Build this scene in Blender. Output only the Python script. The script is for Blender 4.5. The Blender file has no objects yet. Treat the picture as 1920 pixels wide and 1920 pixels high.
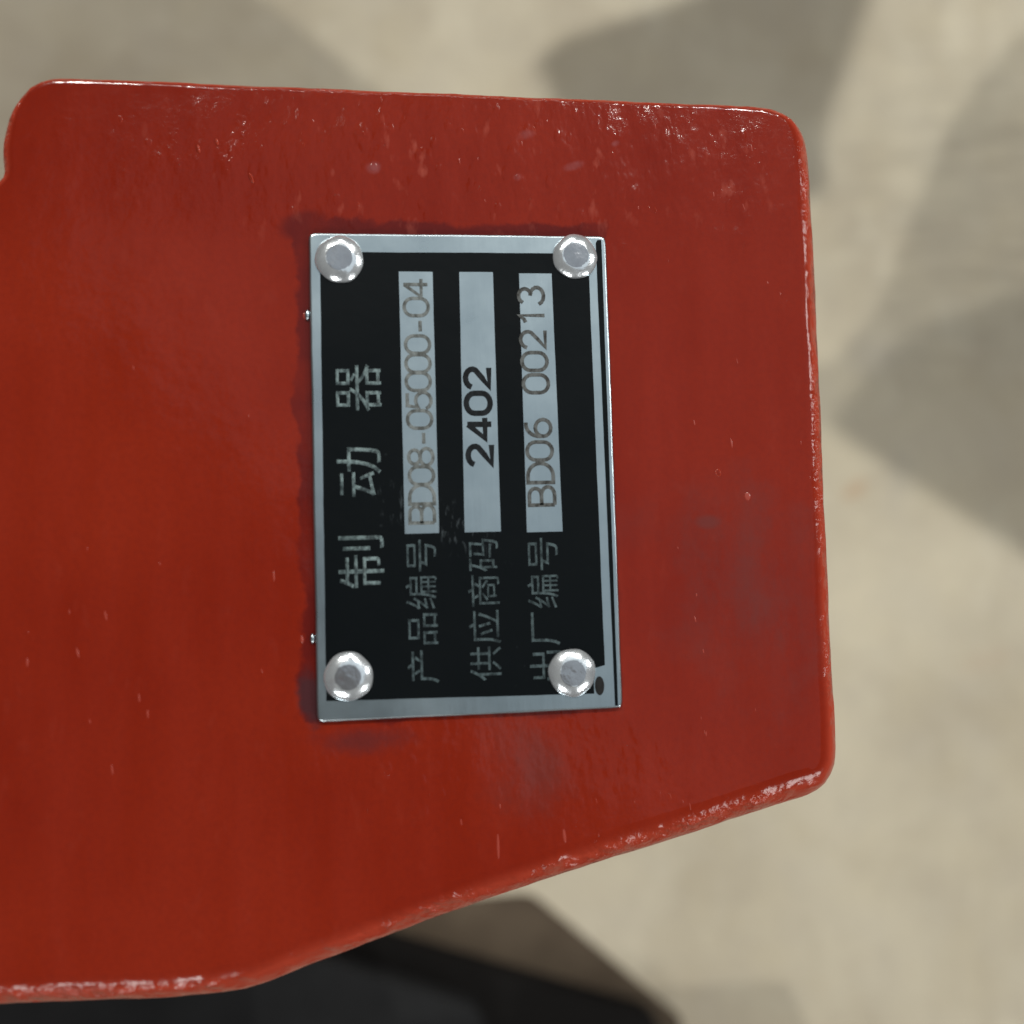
import bpy, bmesh, math, random
from mathutils import Vector, Matrix

# ---------------------------------------------------------------- scene, camera, light
S = 0.001                      # every measure below is in millimetres
H = 300.0                      # the red casting's upper face stands this far above the floor
scene = bpy.context.scene
col = scene.collection
random.seed(7)


def V(x, y, z=0.0):
    """millimetres, z measured from the upper face of the name plate"""
    return Vector((x * S, y * S, (z + H) * S))


cam_d = bpy.data.cameras.new('camera')
cam = bpy.data.objects.new('camera', cam_d)
col.objects.link(cam)
R = Matrix(((0.992995, 0.022537, -0.115986),
            (-0.029651, 0.997759, -0.059979),
            (0.114374, 0.062998, 0.991438)))
# (camera axes in the world; columns are right, up, back)
cam.matrix_world = Matrix.Translation(V(-8.9685, -13.272, 127.5569)) @ R.to_4x4()
cam_d.sensor_width = 36
cam_d.lens = 36 * 1817 / 1920
cam_d.clip_start = 0.005
cam_d.clip_end = 100
cam_d.dof.use_dof = True
cam_d.dof.focus_distance = 0.1345
cam_d.dof.aperture_fstop = 8.6
scene.camera = cam

world = bpy.data.worlds.new('World')
scene.world = world
world.use_nodes = True
bg = world.node_tree.nodes['Background']
bg.inputs['Color'].default_value = (1.0, 0.97, 0.92, 1)
bg.inputs['Strength'].default_value = 0.085

scene.view_settings.view_transform = 'Standard'
scene.view_settings.look = 'None'
scene.view_settings.exposure = 0
scene.view_settings.gamma = 1


def lamp(name, loc, power, size, color, target=(0, 0, -100), shape='DISK', size_y=None):
    d = bpy.data.lights.new(name, 'AREA')
    d.shape = shape
    d.size = size
    if size_y:
        d.size_y = size_y
    d.energy = power
    d.color = color
    o = bpy.data.objects.new(name, d)
    col.objects.link(o)
    o.location = V(*loc)
    o.rotation_euler = (V(*target) - V(*loc)).to_track_quat('-Z', 'Y').to_euler()
    return o


def polar(az, el, r=3300):
    a, e = math.radians(az), math.radians(el)
    return (r * math.cos(e) * math.cos(a), r * math.cos(e) * math.sin(a), r * math.sin(e))


# two small bright high-bay lamps towards the top of the picture, four wide ones further off
K_LEFT = polar(112, 43)
K_RIGHT = polar(60, 43)
WARM = (1.0, 0.965, 0.90)
lamp('hall_lamp', K_LEFT, 52, 0.018, WARM)
lamp('hall_lamp', K_RIGHT, 50, 0.018, WARM)
for az, el, pw, sz in ((88, 30, 12, 0.75), (14, 31, 24, 0.75), (-48, 29, 30, 0.85), (-112, 29, 32, 0.85)):
    lamp('hall_lamp', polar(az, el, 3000), pw, sz, (1.0, 0.98, 0.95))
# added cool panel, upper right; its edge shapes the name plate's reflection
refl_panel = lamp('reflection_panel', (1085, 840, 2900), 13, 2.9, (0.76, 0.90, 1.0), shape='RECTANGLE', size_y=3.2)
refl_panel.rotation_euler = (0, 0, math.radians(43))

# ---------------------------------------------------------------- helpers


def obj(name, me, mat, parent=None, **props):
    o = bpy.data.objects.new(name, me)
    col.objects.link(o)
    if mat:
        me.materials.append(mat)
    if parent:
        o.parent = parent
    for k, v in props.items():
        o[k] = v
    return o


def from_bm(bm, name, smooth=None):
    me = bpy.data.meshes.new(name)
    bmesh.ops.recalc_face_normals(bm, faces=bm.faces)
    bm.to_mesh(me)
    bm.free()
    if smooth is not None:
        me.shade_smooth()
        me.set_sharp_from_angle(angle=math.radians(smooth))
        for p in me.polygons:
            if len(p.vertices) > 24:              # big flat faces stay flat
                p.use_smooth = False
    return me


def chaikin(pts, n=1, cut=0.25, maxc=2.0):
    """round the corners of a closed outline, never by more than maxc mm"""
    for _ in range(n):
        out = []
        for i, p in enumerate(pts):
            a, b = Vector(pts[i - 1]), Vector(pts[(i + 1) % len(pts)])
            p = Vector(p)
            da, db = (a - p), (b - p)
            out.append(tuple(p + da.normalized() * min(maxc, da.length * cut)))
            out.append(tuple(p + db.normalized() * min(maxc, db.length * cut)))
        pts = out
    return pts


def resample(pts, step):
    out = []
    for i, p in enumerate(pts):
        a, b = Vector(p), Vector(pts[(i + 1) % len(pts)])
        n = max(1, int((b - a).length / step))
        for k in range(n):
            out.append(tuple(a.lerp(b, k / n)))
    return out


def wobble(i, amp, seed=0.0):
    return amp * (math.sin(i * 0.53 + seed) + 0.6 * math.sin(i * 1.37 + 2.1 + seed) + 0.5 * math.sin(i * 2.9 + seed * 3)) / 2.1


def normals2(pts):
    n = len(pts)
    area = sum(pts[i][0] * pts[(i + 1) % n][1] - pts[(i + 1) % n][0] * pts[i][1] for i in range(n))
    s = 1 if area > 0 else -1
    out = []
    for i in range(n):
        t = (Vector(pts[(i + 1) % n]) - Vector(pts[i - 1])).normalized()
        out.append(Vector((t.y, -t.x)) * s)      # outward
    return out


def rounded_slab(pts, z_top, z_bot, r, segs=6, amp=0.0, seed=0.0, grow=0.0):
    """a slab with the given outline and a rounded upper edge; r is a radius or a function of the outward normal"""
    nn = normals2(pts)
    rf = r if callable(r) else (lambda n: r)
    rad = [rf(n) for n in nn]
    for _ in range(6):                            # even out the radius along the edge
        rad = [(rad[i - 1] + rad[i] * 2 + rad[(i + 1) % len(rad)]) / 4 for i in range(len(rad))]
    bm = bmesh.new()
    prev = None
    for k in range(-1, segs + 1):
        th = math.pi / 2 * max(k, 0) / segs       # 0 = side, pi/2 = top
        ring = []
        for i, p in enumerate(pts):
            ins = rad[i] * (1 - math.cos(th)) - grow
            z = z_bot if k < 0 else z_top - rad[i] * (1 - math.sin(th))
            q = Vector(p) - nn[i] * (ins + wobble(i, amp, seed + th))
            ring.append(bm.verts.new(V(q.x, q.y, z)))
        if prev:
            for i in range(len(ring)):
                j = (i + 1) % len(ring)
                bm.faces.new((prev[i], prev[j], ring[j], ring[i]))
        else:
            bottom = ring
        prev = ring
    bm.faces.new(prev)
    bm.faces.new(list(reversed(bottom)))
    bm.normal_update()
    return bm


def prism(pts, z0, z1):
    bm = bmesh.new()
    a = [bm.verts.new(V(x, y, z0)) for x, y in pts]
    b = [bm.verts.new(V(x, y, z1)) for x, y in pts]
    bm.faces.new(a)
    bm.faces.new(b)
    for i in range(len(pts)):
        j = (i + 1) % len(pts)
        bm.faces.new((a[i], a[j], b[j], b[i]))
    return bm


# ---------------------------------------------------------------- materials
class NT:
    def __init__(self, name):
        self.m = bpy.data.materials.new(name)
        self.m.use_nodes = True
        self.t = self.m.node_tree
        self.b = self.t.nodes['Principled BSDF']
        self.tc = self.t.nodes.new('ShaderNodeTexCoord')

    def n(self, kind, **kw):
        nd = self.t.nodes.new('ShaderNode' + kind)
        for k, v in kw.items():
            setattr(nd, k, v)
        return nd

    def link(self, a, b):
        self.t.links.new(a, b)

    def coords(self, scale=(1, 1, 1), rot=(0, 0, 0), loc=(0, 0, 0)):
        mp = self.n('Mapping')
        mp.inputs['Scale'].default_value = scale
        mp.inputs['Rotation'].default_value = rot
        mp.inputs['Location'].default_value = loc
        self.link(self.tc.outputs['Object'], mp.inputs['Vector'])
        return mp.outputs['Vector']

    def noise(self, scale, detail=4, rough=0.55, vec=None, dist=0.0):
        nd = self.n('TexNoise')
        nd.inputs['Scale'].default_value = scale
        nd.inputs['Detail'].default_value = detail
        nd.inputs['Roughness'].default_value = rough
        nd.inputs['Distortion'].default_value = dist
        self.link(vec or self.tc.outputs['Object'], nd.inputs['Vector'])
        return nd.outputs['Fac']

    def ramp(self, fac, stops, interp='LINEAR'):
        nd = self.n('ValToRGB')
        nd.color_ramp.interpolation = interp
        el = nd.color_ramp.elements
        while len(el) < len(stops):
            el.new(0.5)
        for e, (p, c) in zip(el, stops):
            e.position = p
            e.color = (c, c, c, 1) if isinstance(c, (int, float)) else (*c, 1)
        self.link(fac, nd.inputs['Fac'])
        return nd.outputs['Color']

    def math(self, op, a, b=None, clamp=False):
        nd = self.n('Math', operation=op, use_clamp=clamp)
        for k, v in enumerate((a, b)):
            if v is None:
                continue
            if isinstance(v, (int, float)):
                nd.inputs[k].default_value = v
            else:
                self.link(v, nd.inputs[k])
        return nd.outputs[0]

    def mix(self, fac, a, b):
        nd = self.n('Mix', data_type='RGBA')
        for k, v in ((0, fac), (6, a), (7, b)):
            if isinstance(v, (int, float)):
                nd.inputs[k].default_value = v
            elif isinstance(v, tuple):
                nd.inputs[k].default_value = (*v, 1)
            else:
                self.link(v, nd.inputs[k])
        return nd.outputs[2]

    def blob(self, x, y, rx, ry, rot=0.0, soft=1.0, warp=None):
        """1 inside an elliptic patch round (x, y) in mm, falling to 0 outside"""
        vm = self.n('Mapping', vector_type='TEXTURE')
        vm.inputs['Location'].default_value = (x * S, y * S, H * S)
        vm.inputs['Rotation'].default_value = (0, 0, rot)
        vm.inputs['Scale'].default_value = (rx * S, ry * S, 1)
        self.link(self.tc.outputs['Object'], vm.inputs['Vector'])
        sp = self.n('SeparateXYZ')
        self.link(vm.outputs[0], sp.inputs[0])
        d = self.math('SQRT', self.math('ADD', self.math('MULTIPLY', sp.outputs[0], sp.outputs[0]),
                                        self.math('MULTIPLY', sp.outputs[1], sp.outputs[1])))
        if warp is not None:
            d = self.math('ADD', d, warp)
        mr = self.n('MapRange', interpolation_type='SMOOTHSTEP')
        mr.inputs['From Min'].default_value = 1.0 - soft * 0.5
        mr.inputs['From Max'].default_value = 1.0 + soft * 0.5
        mr.inputs['To Min'].default_value = 1
        mr.inputs['To Max'].default_value = 0
        self.link(d, mr.inputs['Value'])
        return mr.outputs['Result']

    def box(self, x, y, hx, hy, soft, warp=None):
        sp = self.n('SeparateXYZ')
        self.link(self.tc.outputs['Object'], sp.inputs[0])
        ax = self.math('SUBTRACT', self.math('ABSOLUTE', self.math('SUBTRACT', sp.outputs[0], x * S)), hx * S)
        ay = self.math('SUBTRACT', self.math('ABSOLUTE', self.math('SUBTRACT', sp.outputs[1], y * S)), hy * S)
        d = self.math('MAXIMUM', ax, ay)
        if warp is not None:
            d = self.math('ADD', d, warp)
        mr = self.n('MapRange', interpolation_type='SMOOTHSTEP')
        mr.inputs['From Min'].default_value = -soft * S / 2
        mr.inputs['From Max'].default_value = soft * S / 2
        mr.inputs['To Min'].default_value = 1
        mr.inputs['To Max'].default_value = 0
        self.link(d, mr.inputs['Value'])
        return mr.outputs['Result']

    def bump(self, height, dist, strength=1.0, prev=None):
        b = self.n('Bump')
        b.inputs['Distance'].default_value = dist
        b.inputs['Strength'].default_value = strength
        self.link(height, b.inputs['Height'])
        if prev:
            self.link(prev, b.inputs['Normal'])
        return b.outputs['Normal']

    def set(self, **kw):
        for k, v in kw.items():
            k = k.replace('_', ' ')
            i = self.b.inputs[k]
            if isinstance(v, (int, float)):
                i.default_value = v
            elif isinstance(v, tuple):
                i.default_value = (*v, 1)
            else:
                self.link(v, i)
        return self.m


def red_paint(name='red_enamel_paint', light=False):
    m = NT(name)
    if light:
        return m.set(Base_Color=(0.25, 0.036, 0.022), Roughness=0.25, Specular_IOR_Level=0.5)
    warp = m.math('MULTIPLY', m.math('SUBTRACT', m.noise(170, 4, 0.6), 0.5), 0.0042)
    base = m.mix(m.ramp(m.noise(24, 5), [(0.35, 0.0), (0.68, 1.0)]), (0.142, 0.0088, 0.0028), (0.186, 0.0150, 0.0048))
    brush = m.ramp(m.noise(150, 5, 0.6, m.coords((1.0, 0.16, 1), (0, 0, 0.10))), [(0.35, 0.0), (0.70, 1.0)])
    base = m.mix(m.math('MULTIPLY', brush, 0.30), base, (0.225, 0.022, 0.011))
    grain = m.ramp(m.noise(1300, 3, 0.6), [(0.40, 0.0), (0.70, 1.0)])
    base = m.mix(m.math('MULTIPLY', grain, 0.24), base, (0.11, 0.010, 0.006))
    # darker maroon band, uneven, round the name plate
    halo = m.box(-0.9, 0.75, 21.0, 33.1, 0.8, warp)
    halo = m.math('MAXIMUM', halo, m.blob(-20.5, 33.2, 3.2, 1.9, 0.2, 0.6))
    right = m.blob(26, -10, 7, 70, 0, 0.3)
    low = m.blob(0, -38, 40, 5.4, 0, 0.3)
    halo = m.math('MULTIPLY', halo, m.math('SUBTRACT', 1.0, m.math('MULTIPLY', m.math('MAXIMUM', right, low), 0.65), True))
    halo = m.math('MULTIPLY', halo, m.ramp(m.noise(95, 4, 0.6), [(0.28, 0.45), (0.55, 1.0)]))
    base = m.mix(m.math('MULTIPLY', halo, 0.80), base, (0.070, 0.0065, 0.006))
    # grey reflected haze painted in at lower right, patchy grime below the plate
    wn = m.math('MULTIPLY', m.math('SUBTRACT', m.noise(110, 7, 0.7), 0.5), 3.4)
    patch = m.ramp(m.noise(170, 6, 0.7, m.coords((1.0, 0.45, 1), (0, 0, 0.25))), [(0.38, 0.15), (0.62, 1.0)])
    gl = m.math('MAXIMUM', m.blob(39, -17, 9, 12, 0.3, 1.5, wn), m.blob(7, -38.5, 5, 6.5, 0.3, 1.5, wn))
    gl = m.math('MAXIMUM', gl, m.math('MULTIPLY', m.blob(18, -8, 14, 3, 0.1, 1.6, wn), 0.5))
    gl = m.math('MULTIPLY', m.math('MULTIPLY', gl, patch), 0.62)
    gl = m.math('MAXIMUM', gl, m.math('MULTIPLY', m.blob(33, -7.5, 1.8, 1.0, 0.0, 1.2, m.math('MULTIPLY', wn, 0.3)), 0.75))
    base = m.mix(m.math('MULTIPLY', gl, 0.85), base, (0.098, 0.027, 0.024))
    dirt = m.blob(-21.0, -28.5, 1.4, 3.4, 0.15, 0.9, wn)
    dirt2 = m.blob(-14, -34.6, 5, 1.4, 0.0, 1.4, wn)
    base = m.mix(m.math('MULTIPLY', m.math('MAXIMUM', dirt, m.math('MULTIPLY', dirt2, 0.6)), 0.75), base, (0.035, 0.018, 0.022))
    # grey chips in the rough skin along the upper side
    for cx_, cy_, a_, b_ in ((-11.3, 41.2, 1.1, 0.9), (9.4, 46.2, 1.3, 0.7), (8.2, 40.3, 0.6, 0.5), (22.0, 45.3, 0.7, 0.5), (16, 42.0, 1.6, 0.6)):
        base = m.mix(m.math('MULTIPLY', m.math('MULTIPLY', m.blob(cx_, cy_, a_ * 0.8, b_ * 0.8, 0.3, 1.2, m.math('MULTIPLY', wn, 0.7)), patch), 0.45), base, (0.22, 0.085, 0.09))
    fl = m.ramp(m.noise(560, 3, 0.5, m.coords((1.0, 0.42, 1), (0, 0, 0.40))), [(0.62, 0.0), (0.74, 1.0)])  # pale streaks painting in the rough band's highlight specks
    fr = m.math('ADD', m.math('MULTIPLY', m.blob(6, 42, 40, 9, 0.0, 1.2, m.math('MULTIPLY', wn, 0.2)), 0.36), 0.03)
    base = m.mix(m.math('MULTIPLY', fl, fr), base, (0.34, 0.080, 0.055))
    # relief: faint orange peel everywhere, blistered casting skin along the upper side
    region = m.blob(6, 42, 42, 10, 0.0, 1.2, m.math('MULTIPLY', wn, 0.2))
    region2 = m.math('MULTIPLY', m.blob(0, -38, 36, 8, 0.0, 1.4, m.math('MULTIPLY', wn, 0.2)), 0.45)
    region = m.math('ADD', m.math('MAXIMUM', region, region2), 0.07)

    def blisters(scale, keep, stretch, rot):
        vo = m.n('TexVoronoi')
        vo.inputs['Scale'].default_value = scale
        vo.inputs['Randomness'].default_value = 1.0
        m.link(m.coords((1, stretch, 1), (0, 0, rot)), vo.inputs['Vector'])
        sp_ = m.n('SeparateColor')
        m.link(vo.outputs['Color'], sp_.inputs[0])
        on = m.ramp(sp_.outputs[0], [(keep, 0.0), (min(0.99, keep + 0.25), 1.0)])
        dome = m.ramp(vo.outputs['Distance'], [(0.0, 1.0), (0.18, 0.72), (0.42, 0.0)], 'EASE')
        return m.math('MULTIPLY', on, dome)

    b1 = blisters(330, 0.55, 0.6, 0.35)
    b2 = blisters(720, 0.50, 0.5, 0.45)
    n2 = m.noise(75, 4, 0.5)
    n3 = m.noise(300, 3, 0.5, m.coords((1, 0.5, 1), (0, 0, 0.35)))
    nrm = m.bump(n2, 0.0010, 0.25)
    nrm = m.bump(m.noise(480, 2, 0.5), 0.00018, 0.18, nrm)
    nrm = m.bump(m.math('MULTIPLY', m.math('ADD', b1, m.math('MULTIPLY', b2, 0.5)), region), 0.00020, 0.6, nrm)
    nrm = m.bump(m.math('MULTIPLY', n3, region), 0.00058, 0.8, nrm)
    # uneven paint along the rounded rim
    geo = m.n('NewGeometry')
    sp = m.n('SeparateXYZ')
    m.link(geo.outputs['Normal'], sp.inputs[0])
    rim = m.math('SUBTRACT', 1.0, m.ramp(sp.outputs[2], [(0.88, 0.0), (0.99, 1.0)]))
    rn = m.noise(390, 4, 0.5)
    nrm = m.bump(m.math('MULTIPLY', m.math('MULTIPLY', rn, rim), m.ramp(m.noise(75, 3, 0.6), [(0.38, 0.15), (0.62, 1.0)])), 0.0020, 0.80, nrm)
    # lamplight on the rim put into the colour as lighter red, with nicks down to grey metal
    base = m.mix(m.math('MULTIPLY', rim, 0.60), base, (0.36, 0.047, 0.023))
    nick = m.ramp(m.noise(300, 5, 0.7), [(0.66, 0.0), (0.70, 1.0)])
    base = m.mix(m.math('MULTIPLY', m.math('MULTIPLY', nick, rim), 0.6), base, (0.22, 0.16, 0.15))
    rough = m.math('ADD', m.math('MULTIPLY', m.noise(45, 6, 0.65), 0.14), 0.07)
    rough = m.math('ADD', rough, m.math('MULTIPLY', rim, 0.04))
    return m.set(Base_Color=base, Roughness=rough, Normal=nrm, Specular_IOR_Level=0.21)


def metal(name, colr, rough, grain=0.12, bumpd=0.00004, aniso=0.0):
    m = NT(name)
    g = m.noise(900, 4, 0.6, m.coords((1, 0.12, 1)))
    s = m.noise(120, 5, 0.6)
    r = m.math('ADD', m.math('MULTIPLY', s, grain), rough - grain / 2)
    dark = tuple(c * 0.8 for c in colr)
    c = m.mix(s, dark, colr)
    nrm = m.bump(g, bumpd, 0.5)
    return m.set(Base_Color=c, Metallic=1.0, Roughness=r, Normal=nrm)


def rivet_metal(name='bright_aluminium', dull=False):
    m = NT(name)
    wear = m.ramp(m.noise(420, 5, 0.65), [(0.42, 0.0), (0.72, 1.0)])
    c = m.mix(m.math('MULTIPLY', wear, 0.55), *(((0.40, 0.42, 0.45), (0.24, 0.24, 0.27)) if dull else ((0.90, 0.96, 1.0), (0.62, 0.66, 0.72))))
    red = m.ramp(m.noise(230, 3, 0.5, m.coords((1, 1, 1), (0, 0, 0), (0.004, 0.003, 0))), [(0.66, 0.0), (0.72, 1.0)])
    c = m.mix(m.math('MULTIPLY', red, 0.18), c, (0.45, 0.20, 0.19))
    r = m.math('ADD', m.math('MULTIPLY', m.noise(700, 3), 0.20), 0.10)
    return m.set(Base_Color=c, Metallic=0.82, Roughness=r, Normal=m.bump(m.noise(380, 4, 0.6), 0.00025, 0.5))


def black_enamel():
    m = NT('black_enamel')
    wn = m.math('MULTIPLY', m.math('SUBTRACT', m.noise(300, 5, 0.7), 0.5), 3.0)
    scuff = m.blob(-4, -6.5, 7, 2.2, -0.45, 1.2, wn)
    fine = m.ramp(m.noise(1500, 3, 0.6, m.coords((1, 0.3, 1), (0, 0, 0.5))), [(0.55, 0.0), (0.72, 1.0)])
    k = m.math('MULTIPLY', m.math('MULTIPLY', scuff, fine), 0.5)
    specks = m.ramp(m.noise(1100, 2, 0.5), [(0.74, 0.0), (0.80, 1.0)])
    k = m.math('MAXIMUM', k, m.math('MULTIPLY', specks, 0.07))
    c = m.mix(k, (0.0022, 0.0034, 0.0042), (0.085, 0.105, 0.115))
    return m.set(Base_Color=c, Roughness=m.math('ADD', m.math('MULTIPLY', m.noise(60, 4), 0.2), 0.28),
                 Specular_IOR_Level=0.10, Normal=m.bump(m.noise(200, 3), 0.0002, 0.3))


def ink(name, colr, under, wear, rough=0.5, metallic=0.0):
    """ink or bare letters worn through in flecks towards the colour below"""
    m = NT(name)
    w = m.ramp(m.noise(1250, 5, 0.7, m.coords((1, 0.6, 1))), [(0.40, 0.0), (0.60, 1.0)])
    c = m.mix(m.math('MULTIPLY', w, wear), colr, under)
    return m.set(Base_Color=c, Roughness=rough, Metallic=metallic, Specular_IOR_Level=0.12)


def concrete():
    m = NT('worn_concrete')
    big = m.ramp(m.noise(7, 5, 0.55), [(0.32, 0.0), (0.70, 1.0)])
    mid = m.ramp(m.noise(38, 6, 0.6), [(0.34, 0.0), (0.68, 1.0)])
    c = m.mix(big, (0.295, 0.258, 0.188), (0.43, 0.388, 0.288))
    c = m.mix(m.math('MULTIPLY', mid, 0.45), c, (0.33, 0.30, 0.245))
    fine = m.ramp(m.noise(170, 6, 0.7), [(0.38, 0.0), (0.66, 1.0)])
    c = m.mix(m.math('MULTIPLY', fine, 0.22), c, (0.22, 0.195, 0.15))
    # trowel streaks on the right-hand side
    st = m.ramp(m.noise(150, 5, 0.65, m.coords((0.16, 1.0, 1), (0, 0, 0.06)), 0.4), [(0.38, 0.0), (0.62, 1.0)])
    wn = m.math('MULTIPLY', m.math('SUBTRACT', m.noise(20, 4, 0.6), 0.5), 1.6)
    reg = m.blob(268, 150, 60, 75, 0.0, 1.2, wn)
    c = m.mix(m.math('MULTIPLY', m.math('MULTIPLY', st, reg), 0.60), c, (0.21, 0.19, 0.145))
    # rust brown spot, and a few grey ones
    wn2 = m.math('MULTIPLY', m.math('SUBTRACT', m.noise(90, 4, 0.6), 0.5), 1.8)
    c = m.mix(m.math('MULTIPLY', m.blob(201, 19, 6, 2.6, 0.55, 1.4, wn2), 0.5), c, (0.30, 0.17, 0.09))
    c = m.mix(m.math('MULTIPLY', m.blob(224, 24, 6, 12, -0.2, 1.4, wn2), 0.30), c, (0.22, 0.21, 0.19))
    c = m.mix(m.math('MULTIPLY', m.blob(262, -62, 13, 5, 0.2, 1.4, wn2), 0.30), c, (0.32, 0.24, 0.17))
    c = m.mix(m.math('MULTIPLY', m.blob(212, 82, 12, 9, 0.0, 1.4, wn2), 0.35), c, (0.24, 0.225, 0.20))
    spots = m.ramp(m.noise(60, 3, 0.5), [(0.66, 0.0), (0.76, 1.0)])
    c = m.mix(m.math('MULTIPLY', spots, 0.40), c, (0.24, 0.21, 0.165))
    cloud = m.ramp(m.noise(17, 6, 0.62, m.coords((1, 1, 1), (0, 0, 0), (0.31, 0.12, 0)), 0.6), [(0.40, 0.0), (0.60, 1.0)])
    c = m.mix(m.math('MULTIPLY', cloud, 0.20), c, (0.52, 0.49, 0.39))
    scrape = m.ramp(m.noise(75, 5, 0.6, m.coords((1.0, 0.18, 1), (0, 0, -0.5))), [(0.60, 0.0), (0.72, 1.0)])
    c = m.mix(m.math('MULTIPLY', scrape, 0.22), c, (0.24, 0.215, 0.165))
    light = m.ramp(m.noise(44, 5, 0.6, m.coords((0.8, 0.3, 1), (0, 0, 0.35), (0.2, 0, 0))), [(0.58, 0.0), (0.72, 1.0)])
    c = m.mix(m.math('MULTIPLY', light, 0.22), c, (0.56, 0.53, 0.43))
    nrm = m.bump(m.noise(240, 6, 0.65), 0.0012, 0.35)
    nrm = m.bump(m.math('MULTIPLY', st, reg), 0.0010, 0.4, nrm)
    return m.set(Base_Color=c, Roughness=0.80, Specular_IOR_Level=0.25, Normal=nrm)


def painted_steel(name, c1, c2, rough=0.5):
    m = NT(name)
    f = m.ramp(m.noise(25, 6, 0.6), [(0.35, 0.0), (0.68, 1.0)])
    return m.set(Base_Color=m.mix(f, c1, c2), Roughness=rough, Normal=m.bump(m.noise(180, 4), 0.0006, 0.4),
                 Specular_IOR_Level=0.15)


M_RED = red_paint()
M_GLINT = red_paint('pale_red_glint', True)
M_PLATE = metal('brushed_aluminium', (0.50, 0.59, 0.63), 0.30, 0.16)
M_RIVET = rivet_metal()
M_RIVET_FLAT = rivet_metal('dull_aluminium', True)
M_BLACK = black_enamel()
M_HOLE = ink('dark_hole', (0.01, 0.01, 0.01), (0.02, 0.02, 0.02), 0.5)
M_INK = ink('black_ink', (0.004, 0.005, 0.006), (0.03, 0.035, 0.04), 0.25)
M_FAINT = ink('faded_ink', (0.030, 0.030, 0.028), (0.11, 0.12, 0.12), 0.8)
M_FAINTER = ink('rubbed_ink', (0.060, 0.065, 0.062), (0.17, 0.19, 0.19), 0.8)
M_LETTER = ink('bare_lettering', (0.060, 0.086, 0.092), (0.010, 0.015, 0.017), 0.9, 0.5)
M_TITLE = ink('bare_title_lettering', (0.15, 0.205, 0.21), (0.016, 0.024, 0.027), 0.9, 0.5)
M_FLOOR = concrete()
M_SHADE = painted_steel('shade_brown', (0.052, 0.039, 0.027), (0.085, 0.066, 0.046), 0.95)  # brown of shaded concrete, put into the colour of the lowest sheet
M_DARK = painted_steel('black_steel', (0.002, 0.0018, 0.0017), (0.004, 0.0034, 0.003), 0.9)
M_SLATE = painted_steel('slate_painted_steel', (0.007, 0.0075, 0.008), (0.012, 0.0127, 0.0135), 0.8)
M_GREY = painted_steel('shadow_blocker_grey', (0.20, 0.20, 0.19), (0.25, 0.25, 0.24), 0.6)

# ---------------------------------------------------------------- the floor
bm = bmesh.new()
bmesh.ops.create_grid(bm, x_segments=8, y_segments=8, size=4.0)
fl = obj('floor', from_bm(bm, 'floor'), M_FLOOR, kind='structure')

# ---------------------------------------------------------------- dark machine foot on the floor
foot = bpy.data.objects.new('machine_stand', None)
col.objects.link(foot)
foot['label'] = 'dark stepped steel machine stand on the concrete, under the lower edge of the red casting'
foot['category'] = 'machine stand'


def part_poly(name, pts, z0, z1, mat, parent, r=0.8, label=None):
    pts = resample(chaikin(pts, 2, 0.25, 3.0), 12)
    o = obj(name, from_bm(rounded_slab(pts, z1, z0, r, 4), name, 50), mat, parent)
    if label:
        o['label'] = label
    return o


part_poly('shade_sheet', [(44.34, -153.44), (109.85, -211.87), (107.32, -272.51), (-230.47, -239.44), (-231.37, -158.5)], -300, -299, M_SHADE, foot, label='thin brownish sheet painting in floor shade, lowest')  # thin brown sheet reaching past the black plate, painting in apparent deep floor shade
part_poly('step_plate', [(-23.12, -162.27), (95.66, -204.41), (105.7, -264.08), (-223.08, -231.89), (-223.95, -153.66)], -299, -288, M_DARK, foot, label='black middle plate')
part_poly('top_plate', [(-59.11, -160.73), (18.0, -190.86), (37.26, -247.93), (-214.63, -223.27), (-215.47, -148.12)], -288, -278, M_SLATE, foot, label='dark slate blue top plate')

# ---------------------------------------------------------------- the red brake casting
brake = bpy.data.objects.new('brake', None)
brake.location = (0, 0, 0)
col.objects.link(brake)
brake['label'] = 'glossy red painted brake casting with a riveted black and silver name plate'
brake['category'] = 'brake'

FACE = -0.7        # upper face of the casting, below the plate's own face
def edge_radius(n):
    # sharp along the top, broad and soft along the lower and sloping sides
    return 1.7 - 0.8 * max(0.0, n.y) + 3.0 * max(0.0, -n.y) ** 1.5 + 1.5 * max(0.0, n.x)


outline = [(-260.0, 36.0), (-66, 36.0), (-60.5, 36.3), (-58.6, 37.8), (-57.6, 39.8), (-58.0, 42.2), (-57.4, 46.6),
           (-55.9, 49.4), (-54.0, 51.1), (-51.5, 51.7), (44.6, 50.3), (47.4, 49.4), (49.1, 47.6), (49.87, 43.98),
           (49.9, 20.0), (49.71, -2.11), (49.6, -25.0), (49.7, -40.2), (49.0, -43.0), (47.4, -44.6), (44.4, -45.4),
           (27.0, -49.7), (7.29, -54.4), (-10.0, -59.2), (-24.0, -63.5), (-29.2, -65.2), (-40, -65.5),
           (-58.41, -64.6), (-260.0, -62.5)]
outline = resample(chaikin(outline, 2, 0.25, 1.6), 1.6)
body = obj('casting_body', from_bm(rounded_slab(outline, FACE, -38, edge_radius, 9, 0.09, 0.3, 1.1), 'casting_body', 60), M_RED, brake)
post = obj('support_post', from_bm(rounded_slab(resample(chaikin([(-240, -55), (-90, -55), (-90, 25), (-240, 25)], 2, 0.25, 6), 20),
                                                -38.5, -300, 1.0, 2), 'support_post', 60), M_RED, brake)

# raised nibs and runs dried into the paint
bm = bmesh.new()


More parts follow.
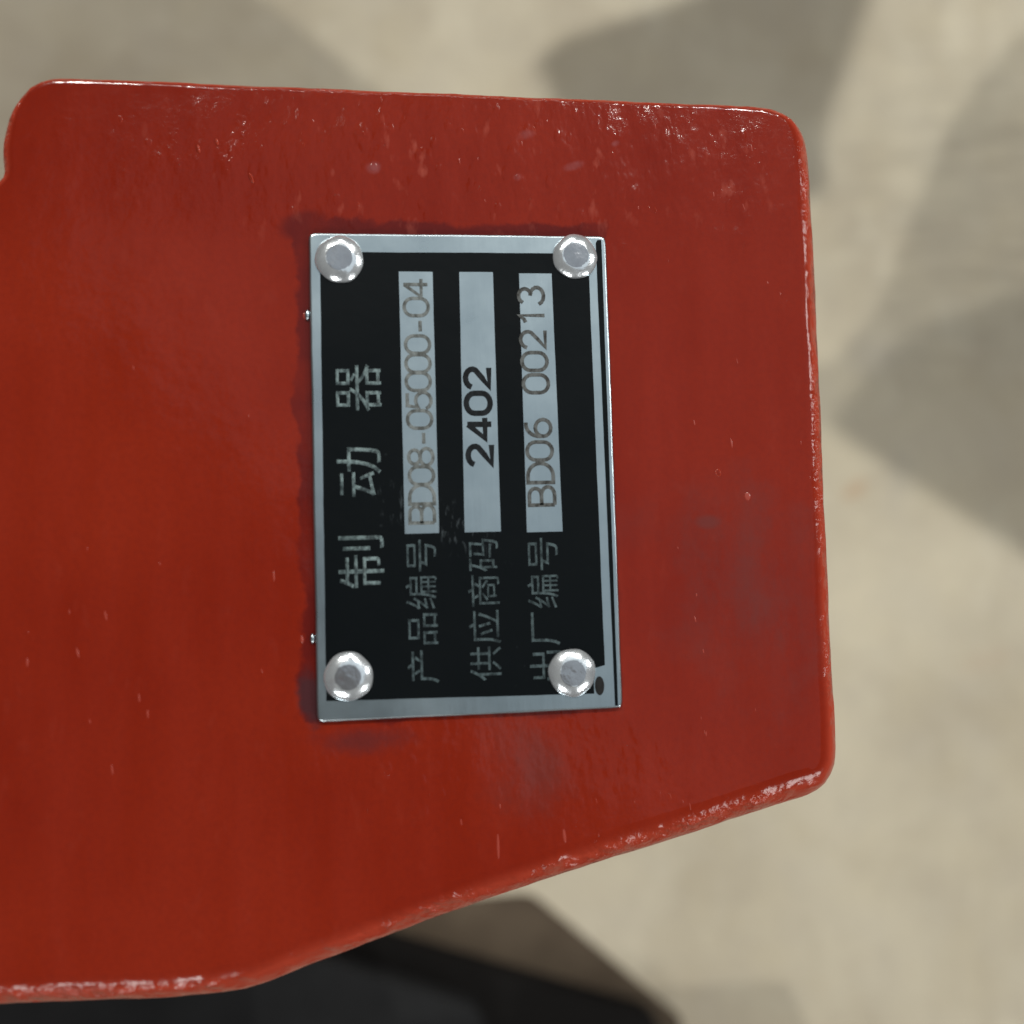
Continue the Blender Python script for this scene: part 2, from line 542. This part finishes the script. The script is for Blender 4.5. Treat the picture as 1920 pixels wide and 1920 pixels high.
def nib(x, y, a, b, h, rot):
    seg, rings = 10, 3
    prev = None
    for k in range(rings + 1):
        t = k / (rings + 0.5)
        rr, zz = math.cos(t * math.pi / 2), math.sin(t * math.pi / 2)
        ring = []
        for s in range(seg):
            an = 2 * math.pi * s / seg
            u, v = a * rr * math.cos(an), b * rr * math.sin(an)
            ring.append(bm.verts.new(V(x + u * math.cos(rot) - v * math.sin(rot), y + u * math.sin(rot) + v * math.cos(rot),
                                       FACE - 0.02 + h * zz)))
        if prev:
            for s in range(seg):
                bm.faces.new((prev[s], prev[(s + 1) % seg], ring[(s + 1) % seg], ring[s]))
        prev = ring
    bm.faces.new(prev)


NIBS = [(-34.1, 43.31, 0.5, 1.1, 0.3), (-31.71, 44.3, 0.45, 0.9, 0.28), (-27.33, 39.5, 0.5, 1.3, 0.26), (-44.02, 47.15, 0.7, 1.0, 0.18), (-40.49, 44.1, 1.1, 1.0, 0.15), (-11.3, 41.25, 1.3, 1.2, 0.15), (8.98, 46.86, 1.6, 1.2, 0.16), (8.2, 40.29, 0.8, 0.8, 0.15), (2.92, 38.58, 0.5, 0.8, 0.12), (34.69, -0.73, 0.8, 1.0, 0.3), (28.79, 28.87, 0.25, 0.7, 0.1), (36.75, 3.27, 0.2, 0.7, 0.1), (38.69, -4.1, 0.6, 0.6, 0.12), (-46.09, -17.49, 0.2, 0.7, 0.08), (-49.5, -22.02, 0.2, 0.7, 0.1), (-55.53, -22.97, 0.2, 0.6, 0.1), (-25.21, -13.1, 0.18, 0.8, 0.1), (-42.08, -27.97, 0.18, 0.6, 0.08), (-41.06, -30.01, 0.18, 0.6, 0.08), (-45.4, -36.72, 0.18, 0.7, 0.1), (-20.74, 21.0, 0.3, 0.5, 0.15), (-21.77, -21.41, 0.3, 0.5, 0.15), (2.91, -49.16, 0.25, 1.8, 0.1), (11.7, -48.34, 0.3, 1.0, 0.1)]
for i_, (x, y, a, b, h) in enumerate(NIBS[:11]):
    nib(x, y, a * 0.5, b * 0.6, h * (0.9 if i_ < 3 else 0.35), random.uniform(0.1, 0.5))
for _ in range(14):
    nib(random.uniform(-38, 47), random.uniform(34, 49), random.uniform(0.12, 0.22), random.uniform(0.3, 0.6),
        random.uniform(0.03, 0.06), random.uniform(0.1, 0.6))
o = obj('paint_nibs', from_bm(bm, 'paint_nibs', 80), M_RED, brake, kind='stuff')

bm = bmesh.new()
for x, y, a, b, h in NIBS[11:]:
    nib(x, y, a * 0.75, b, h * 0.6, random.uniform(0.0, 0.25))
for n_, x0_, x1_, y0_, y1_ in ((16, 22, 48, -38, 40), (9, -10, 30, -52, -42), (8, -56, -24, -50, 20), (12, -30, 46, 36, 49)):
    for _ in range(n_):
        nib(random.uniform(x0_, x1_), random.uniform(y0_, y1_), random.uniform(0.06, 0.12), random.uniform(0.15, 0.55), 0.04,
            random.uniform(0.0, 0.3))
obj('painted_glints', from_bm(bm, 'painted_glints', 80), M_GLINT, brake, kind='stuff')  # pale slivers: lamp glints put into the colour

# ---------------------------------------------------------------- name plate
plate_pts = [(-20, -32), (20, -32), (20.0, 32), (-20, 32)]
plate_pts = resample(chaikin(plate_pts, 3, 0.25, 0.5), 2.0)
plate = obj('name_plate', from_bm(rounded_slab(plate_pts, 0.0, FACE + 0.02, 0.32, 5, 0.04, 1.1), 'name_plate', 60), M_PLATE, brake)
plate['label'] = 'silver aluminium name plate with black panel and lettering'


def sheet(name, pts, z0, z1, mat, label=None, amp=0.0):
    pts = resample(pts, 1.5)
    nn = normals2(pts)
    pts = [tuple(Vector(p) + nn[i] * wobble(i, amp)) for i, p in enumerate(pts)]
    o = obj(name, from_bm(prism(pts, z0, z1), name), mat, plate)
    if label:
        o['label'] = label
    return o


black_pts = [(-18.75, -29.3), (16.2, -29.9), (16.2, -26.6), (17.75, -26.2), (17.45, 29.5), (-18.55, 29.4)]
sheet('black_panel', black_pts, -0.01, 0.05, M_BLACK, 'black enamel panel', 0.03)
sheet('border_line', [(18.95, -31.6), (19.35, -31.6), (19.35, 31.4), (18.80, 31.4), (18.55, 31.0)], -0.01, 0.04, M_BLACK, 'thin black border line', 0.02)
for x0a, x1a, x0b, x1b, ya, yb in ((-8.25, -3.77, -8.25, -3.77, 26.8, -8.1), (-0.21, 4.32, -0.40, 4.38, 26.8, -8.1),
                                  (7.86, 12.30, 7.87, 12.65, 26.65, -8.3)):
    sheet('value_strip', [(x0b, yb), (x1b, yb), (x1a, ya), (x0a, ya)], 0.03, 0.09, M_PLATE, None, 0.02)


def text(name, s, x0, x1, y0, y1, z, mat, offset=0.0, tilt=0.0, thick=0.03, label=None, outline_only=0.0):
    """lettering read from the lower end of the plate upwards: glyph tops face left"""
    cu = bpy.data.curves.new(name, 'FONT')
    cu.body = s
    cu.size = 1.0
    cu.offset = offset
    cu.resolution_u = 4
    if outline_only:
        cu.fill_mode = 'NONE' if hasattr(cu, 'fill_mode') else cu.fill_mode
        cu.bevel_depth = outline_only
        cu.bevel_resolution = 0
    tmp = bpy.data.objects.new(name, cu)
    col.objects.link(tmp)
    bpy.context.view_layer.update()
    dg = bpy.context.evaluated_depsgraph_get()
    me = bpy.data.meshes.new_from_object(tmp.evaluated_get(dg))
    bpy.data.objects.remove(tmp)
    xs = [v.co.x for v in me.vertices]
    ys = [v.co.y for v in me.vertices]
    ax, bx, ay, by = min(xs), max(xs), min(ys), max(ys)
    cx, cy = (x0 + x1) / 2, (y0 + y1) / 2
    ct, st = math.cos(tilt), math.sin(tilt)
    bm = bmesh.new()
    bm.from_mesh(me)
    bpy.data.meshes.remove(me)
    zs = [v.co.z for v in bm.verts]
    for v in bm.verts:
        u = (v.co.x - ax) / (bx - ax)
        w = (v.co.y - ay) / (by - ay)
        X = x1 + (x0 - x1) * w - cx
        Y = y0 + (y1 - y0) * u - cy
        v.co = V(cx + X * ct - Y * st, cy + X * st + Y * ct, z)
    if not outline_only:
        r = bmesh.ops.extrude_face_region(bm, geom=list(bm.faces))
        for v in [g for g in r['geom'] if isinstance(g, bmesh.types.BMVert)]:
            v.co.z += thick * S
    o = obj(name, from_bm(bm, name), mat, plate)
    if label:
        o['label'] = label
    return o


text('title_lettering', '制', -16.9, -11.0, -15.0, -8.2, 0.045, M_TITLE, -0.002)
text('title_lettering', '动', -16.9, -11.1, -3.1, 3.4, 0.045, M_TITLE, -0.002)
text('title_lettering', '器', -16.8, -10.9, 8.1, 14.4, 0.045, M_TITLE, -0.002)
text('row_lettering', '产品编号', -8.3, -4.2, -27.6, -8.9, 0.045, M_LETTER, 0.0)
text('row_lettering', '供应商码', -0.2, 4.0, -27.6, -9.0, 0.045, M_LETTER, 0.0)
text('row_lettering', '出厂编号', 7.7, 11.9, -27.9, -9.1, 0.045, M_LETTER, 0.0)


def arc(cx, cy, rx, ry, a0, a1, n=10):
    return [(cx + rx * math.cos(math.radians(a0 + (a1 - a0) * k / n)), cy + ry * math.sin(math.radians(a0 + (a1 - a0) * k / n)))
            for k in range(n + 1)]


GLYPH = {   # strokes in a box 0.62 wide and 1 high; True = closed
    '0': [(arc(0.31, 0.66, 0.31, 0.34, 0, 180, 9) + arc(0.31, 0.34, 0.31, 0.34, 180, 360, 9), True)],
    '1': [([(0.12, 0.76), (0.24, 0.83), (0.36, 1.0), (0.36, 0.0)], False)],
    '2': [(arc(0.30, 0.71, 0.28, 0.29, 172, -28, 9) + [(0.30, 0.30), (0.03, 0.02), (0.62, 0.02)], False)],
    '3': [(arc(0.29, 0.75, 0.25, 0.25, 160, -80, 9), False), (arc(0.29, 0.27, 0.30, 0.27, 88, -165, 10), False)],
    '4': [([(0.46, 0.98), (0.02, 0.27), (0.66, 0.27)], False), ([(0.46, 1.0), (0.46, 0.0)], False)],
    '5': [([(0.56, 0.98), (0.12, 0.98), (0.06, 0.54)] + arc(0.29, 0.32, 0.30, 0.32, 120, -160, 10), False)],
    '6': [(arc(0.32, 0.31, 0.29, 0.31, 0, 360, 16)[:-1], True), (arc(0.44, 0.45, 0.41, 0.54, 80, 195, 9), False)],
    '8': [(arc(0.31, 0.76, 0.25, 0.24, 0, 360, 14)[:-1], True), (arc(0.31, 0.27, 0.30, 0.27, 0, 360, 16)[:-1], True)],
    'B': [([(0.0, 0.0), (0.0, 1.0)] + arc(0.34, 0.76, 0.23, 0.24, 90, -90, 8) + [(0.0, 0.52)], False),
          (arc(0.34, 0.26, 0.28, 0.26, 80, -90, 8) + [(0.0, 0.0)], False)],
    'D': [([(0.0, 0.0), (0.0, 1.0)] + arc(0.24, 0.5, 0.42, 0.5, 90, -90, 12), True)],
    '-': [([(0.12, 0.36), (0.50, 0.36)], False)],
}


def stroke_text(s_, x_top, x_base, y0, pitch, width, z, mat, skew=0.0, wide=1.0, label=None):
    """engraved or printed digits: ribbons following each stroke, read up the plate"""
    bm = bmesh.new()
    hgt = x_base - x_top
    rnd = random.Random(len(s_) * 7)
    for c_i, ch in enumerate(s_):
        if ch not in GLYPH:
            continue
        y_c = y0 + c_i * pitch
        jx, jy = rnd.uniform(-0.04, 0.04), rnd.uniform(-0.05, 0.05)
        for k_, (pts, closed) in enumerate(GLYPH[ch]):
            P = [Vector((x_base - v * hgt + jx - skew * (y_c - y0), y_c + u * hgt * wide + jy)) for u, v in pts]
            zz = z + 0.006 * k_ + 0.003 * (c_i % 2)
            n = len(P)
            L, Rr = [], []
            for i in range(n):
                if closed:
                    a, b = P[i - 1], P[(i + 1) % n]
                else:
                    a, b = P[max(0, i - 1)], P[min(n - 1, i + 1)]
                d1 = (P[i] - a).normalized() if (P[i] - a).length > 1e-6 else (b - P[i]).normalized()
                d2 = (b - P[i]).normalized() if (b - P[i]).length > 1e-6 else d1
                t = (d1 + d2).normalized() if (d1 + d2).length > 1e-3 else d1
                nrm_ = Vector((-t.y, t.x))
                f = min(1.7, 1 / max(0.4, nrm_.dot(Vector((-d1.y, d1.x)))))
                L.append(P[i] + nrm_ * width / 2 * f)
                Rr.append(P[i] - nrm_ * width / 2 * f)
            for q in range(n if closed else n - 1):
                e = (q + 1) % n
                lo = [bm.verts.new(V(p.x, p.y, z - 0.02)) for p in (L[q], L[e], Rr[e], Rr[q])]
                hi = [bm.verts.new(V(p.x, p.y, zz)) for p in (L[q], L[e], Rr[e], Rr[q])]
                bm.faces.new(hi)
                bm.faces.new((lo[0], lo[1], hi[1], hi[0]))
                bm.faces.new((lo[3], lo[2], hi[2], hi[3]))
                if not closed and q == 0:
                    bm.faces.new((lo[0], lo[3], hi[3], hi[0]))
                if not closed and e == n - 1:
                    bm.faces.new((lo[1], lo[2], hi[2], hi[1]))
    o = obj('stamped_number', from_bm(bm, 'stamped_number'), mat, plate)
    if label:
        o['label'] = label
    return o


stroke_text('BD08-05000-04', -7.50, -4.30, -6.7, 2.50, 0.46, 0.115, M_FAINTER, 0.006, 1.18, 'faint rubbed number')
stroke_text('2402', 0.35, 3.55, 0.8, 3.45, 0.74, 0.115, M_INK, 0.010, 1.35, 'bold black number')
stroke_text('BD06 00213', 8.30, 11.70, -4.7, 3.02, 0.50, 0.115, M_FAINT, 0.022, 1.15, 'thin grey number')

# dark empty hole beside the lower right rivet, and small metal burrs at the left edge
def disc(x, y, rx, ry, z0, z1, n=24):
    return [(x + rx * math.cos(2 * math.pi * k / n), y + ry * math.sin(2 * math.pi * k / n)) for k in range(n)], z0, z1


p, z0, z1 = disc(16.95, -28.9, 0.62, 1.25, 0.02, 0.07)
o = obj('rivet_hole', from_bm(prism(p, z0, z1), 'rivet_hole'), M_HOLE, plate)
for bx_, by_, rr in ((-20.35, 21.1, 0.55), (-20.4, -21.3, 0.5)):
    bmb = bmesh.new()
    bmesh.ops.create_icosphere(bmb, subdivisions=2, radius=1.0)
    for v in bmb.verts:
        c = v.co.copy()
        v.co = V(bx_ + c.x * rr * 0.6, by_ + c.y * rr * 1.3, FACE + 0.2 + c.z * 0.3)
    obj('edge_burr', from_bm(bmb, 'edge_burr', 80), M_PLATE, plate)

# ---------------------------------------------------------------- rivets
def rivet(x, y, r, flat, h, seed, dish=0.0):
    prof = [(r, 0.0), (r, h * 0.16)]
    z, rr, m = h * 0.16, r, 9
    step = (r - flat) / m
    for k in range(m):                      # crown falls away ever more steeply towards the rim
        slope = math.tan(math.radians(48 - 36 * ((k + 0.5) / m) ** 0.8))
        rr -= step
        z += step * slope
        prof.append((rr, z))
    prof += [(flat * 0.93, z + 0.01 - dish), (flat * 0.6, z + 0.02 - dish), (flat * 0.25, z + 0.03 - dish)]
    bm = bmesh.new()
    n = 40
    prev = None
    rnd = random.Random(seed)
    ph = rnd.uniform(0, 6)
    for rr, z in prof:
        ring = []
        for k in range(n):
            a = 2 * math.pi * k / n
            wob = 1 + 0.018 * math.sin(3 * a + ph) + 0.010 * math.sin(7 * a + 2 * ph)
            ring.append(bm.verts.new(V(x + rr * wob * math.cos(a), y + rr * wob * math.sin(a), z + 0.015 * math.sin(2 * a + ph) * (z > 0.2))))
        if prev:
            for k in range(n):
                bm.faces.new((prev[k], prev[(k + 1) % n], ring[(k + 1) % n], ring[k]))
        prev = ring
    bm.faces.new(prev)
    return from_bm(bm, 'rivet', 70)


for x, y, r, fl_, lab in ((-16.0, 28.4, 3.05, 1.75, 'upper left rivet of the name plate'),
                          (15.6, 29.0, 2.95, 1.75, 'upper right rivet of the name plate'),
                          (-15.9, -26.3, 3.05, 1.7, 'lower left rivet of the name plate'),
                          (13.3, -27.0, 3.05, 1.75, 'lower right rivet, set beside an empty hole')):
    o = obj('rivet', rivet(x, y, r * 1.04, fl_, 1.25, x + y), M_RIVET, brake)
    o.data.materials.append(M_RIVET_FLAT)
    for p_ in o.data.polygons:
        if (p_.center - V(x, y, p_.center.z / S - H)).length < fl_ * 0.97 * S:
            p_.material_index = 1
    o['label'] = lab

# ---------------------------------------------------------------- frame plates, added unseen above to throw the floor shadows
blocker = bpy.data.objects.new('shadow_blockers', None)
col.objects.link(blocker)
blocker['label'] = 'grey plates added out of view above the red casting to cast floor shadows'
blocker['category'] = 'shadow blocker'
ZC = 500.0          # 800 mm above the floor


def caster(pts, L):
    k = (ZC + H) / (L[2] + H)
    q = [(x + (L[0] - x) * k, y + (L[1] - y) * k) for x, y in pts]
    obj('blocker_plate', from_bm(prism(q, ZC, ZC + 6), 'blocker_plate'), M_GREY, blocker)


A = [(-300, 330), (-160, 330), (-62.5, 244), (-13.7, 204), (60, 140), (-300, 140)]
B = [(60, 222), (72.5, 232), (121, 249), (235, 300), (215, 245), (194, 190), (194, 165), (90, 150)]
Cc = [(420, 330), (292, 236), (262, 200), (238, 150), (222, 110), (195, 80), (150, 70), (150, 78), (192, 54), (284, -6), (420, -90)]
caster(A, K_LEFT)
caster(B, K_RIGHT)
caster(B, K_LEFT)
caster(Cc, K_RIGHT)
caster([(420, 190), (300, 118), (230, 92), (204, 66), (192, 54), (284, -6), (420, -90)], K_LEFT)
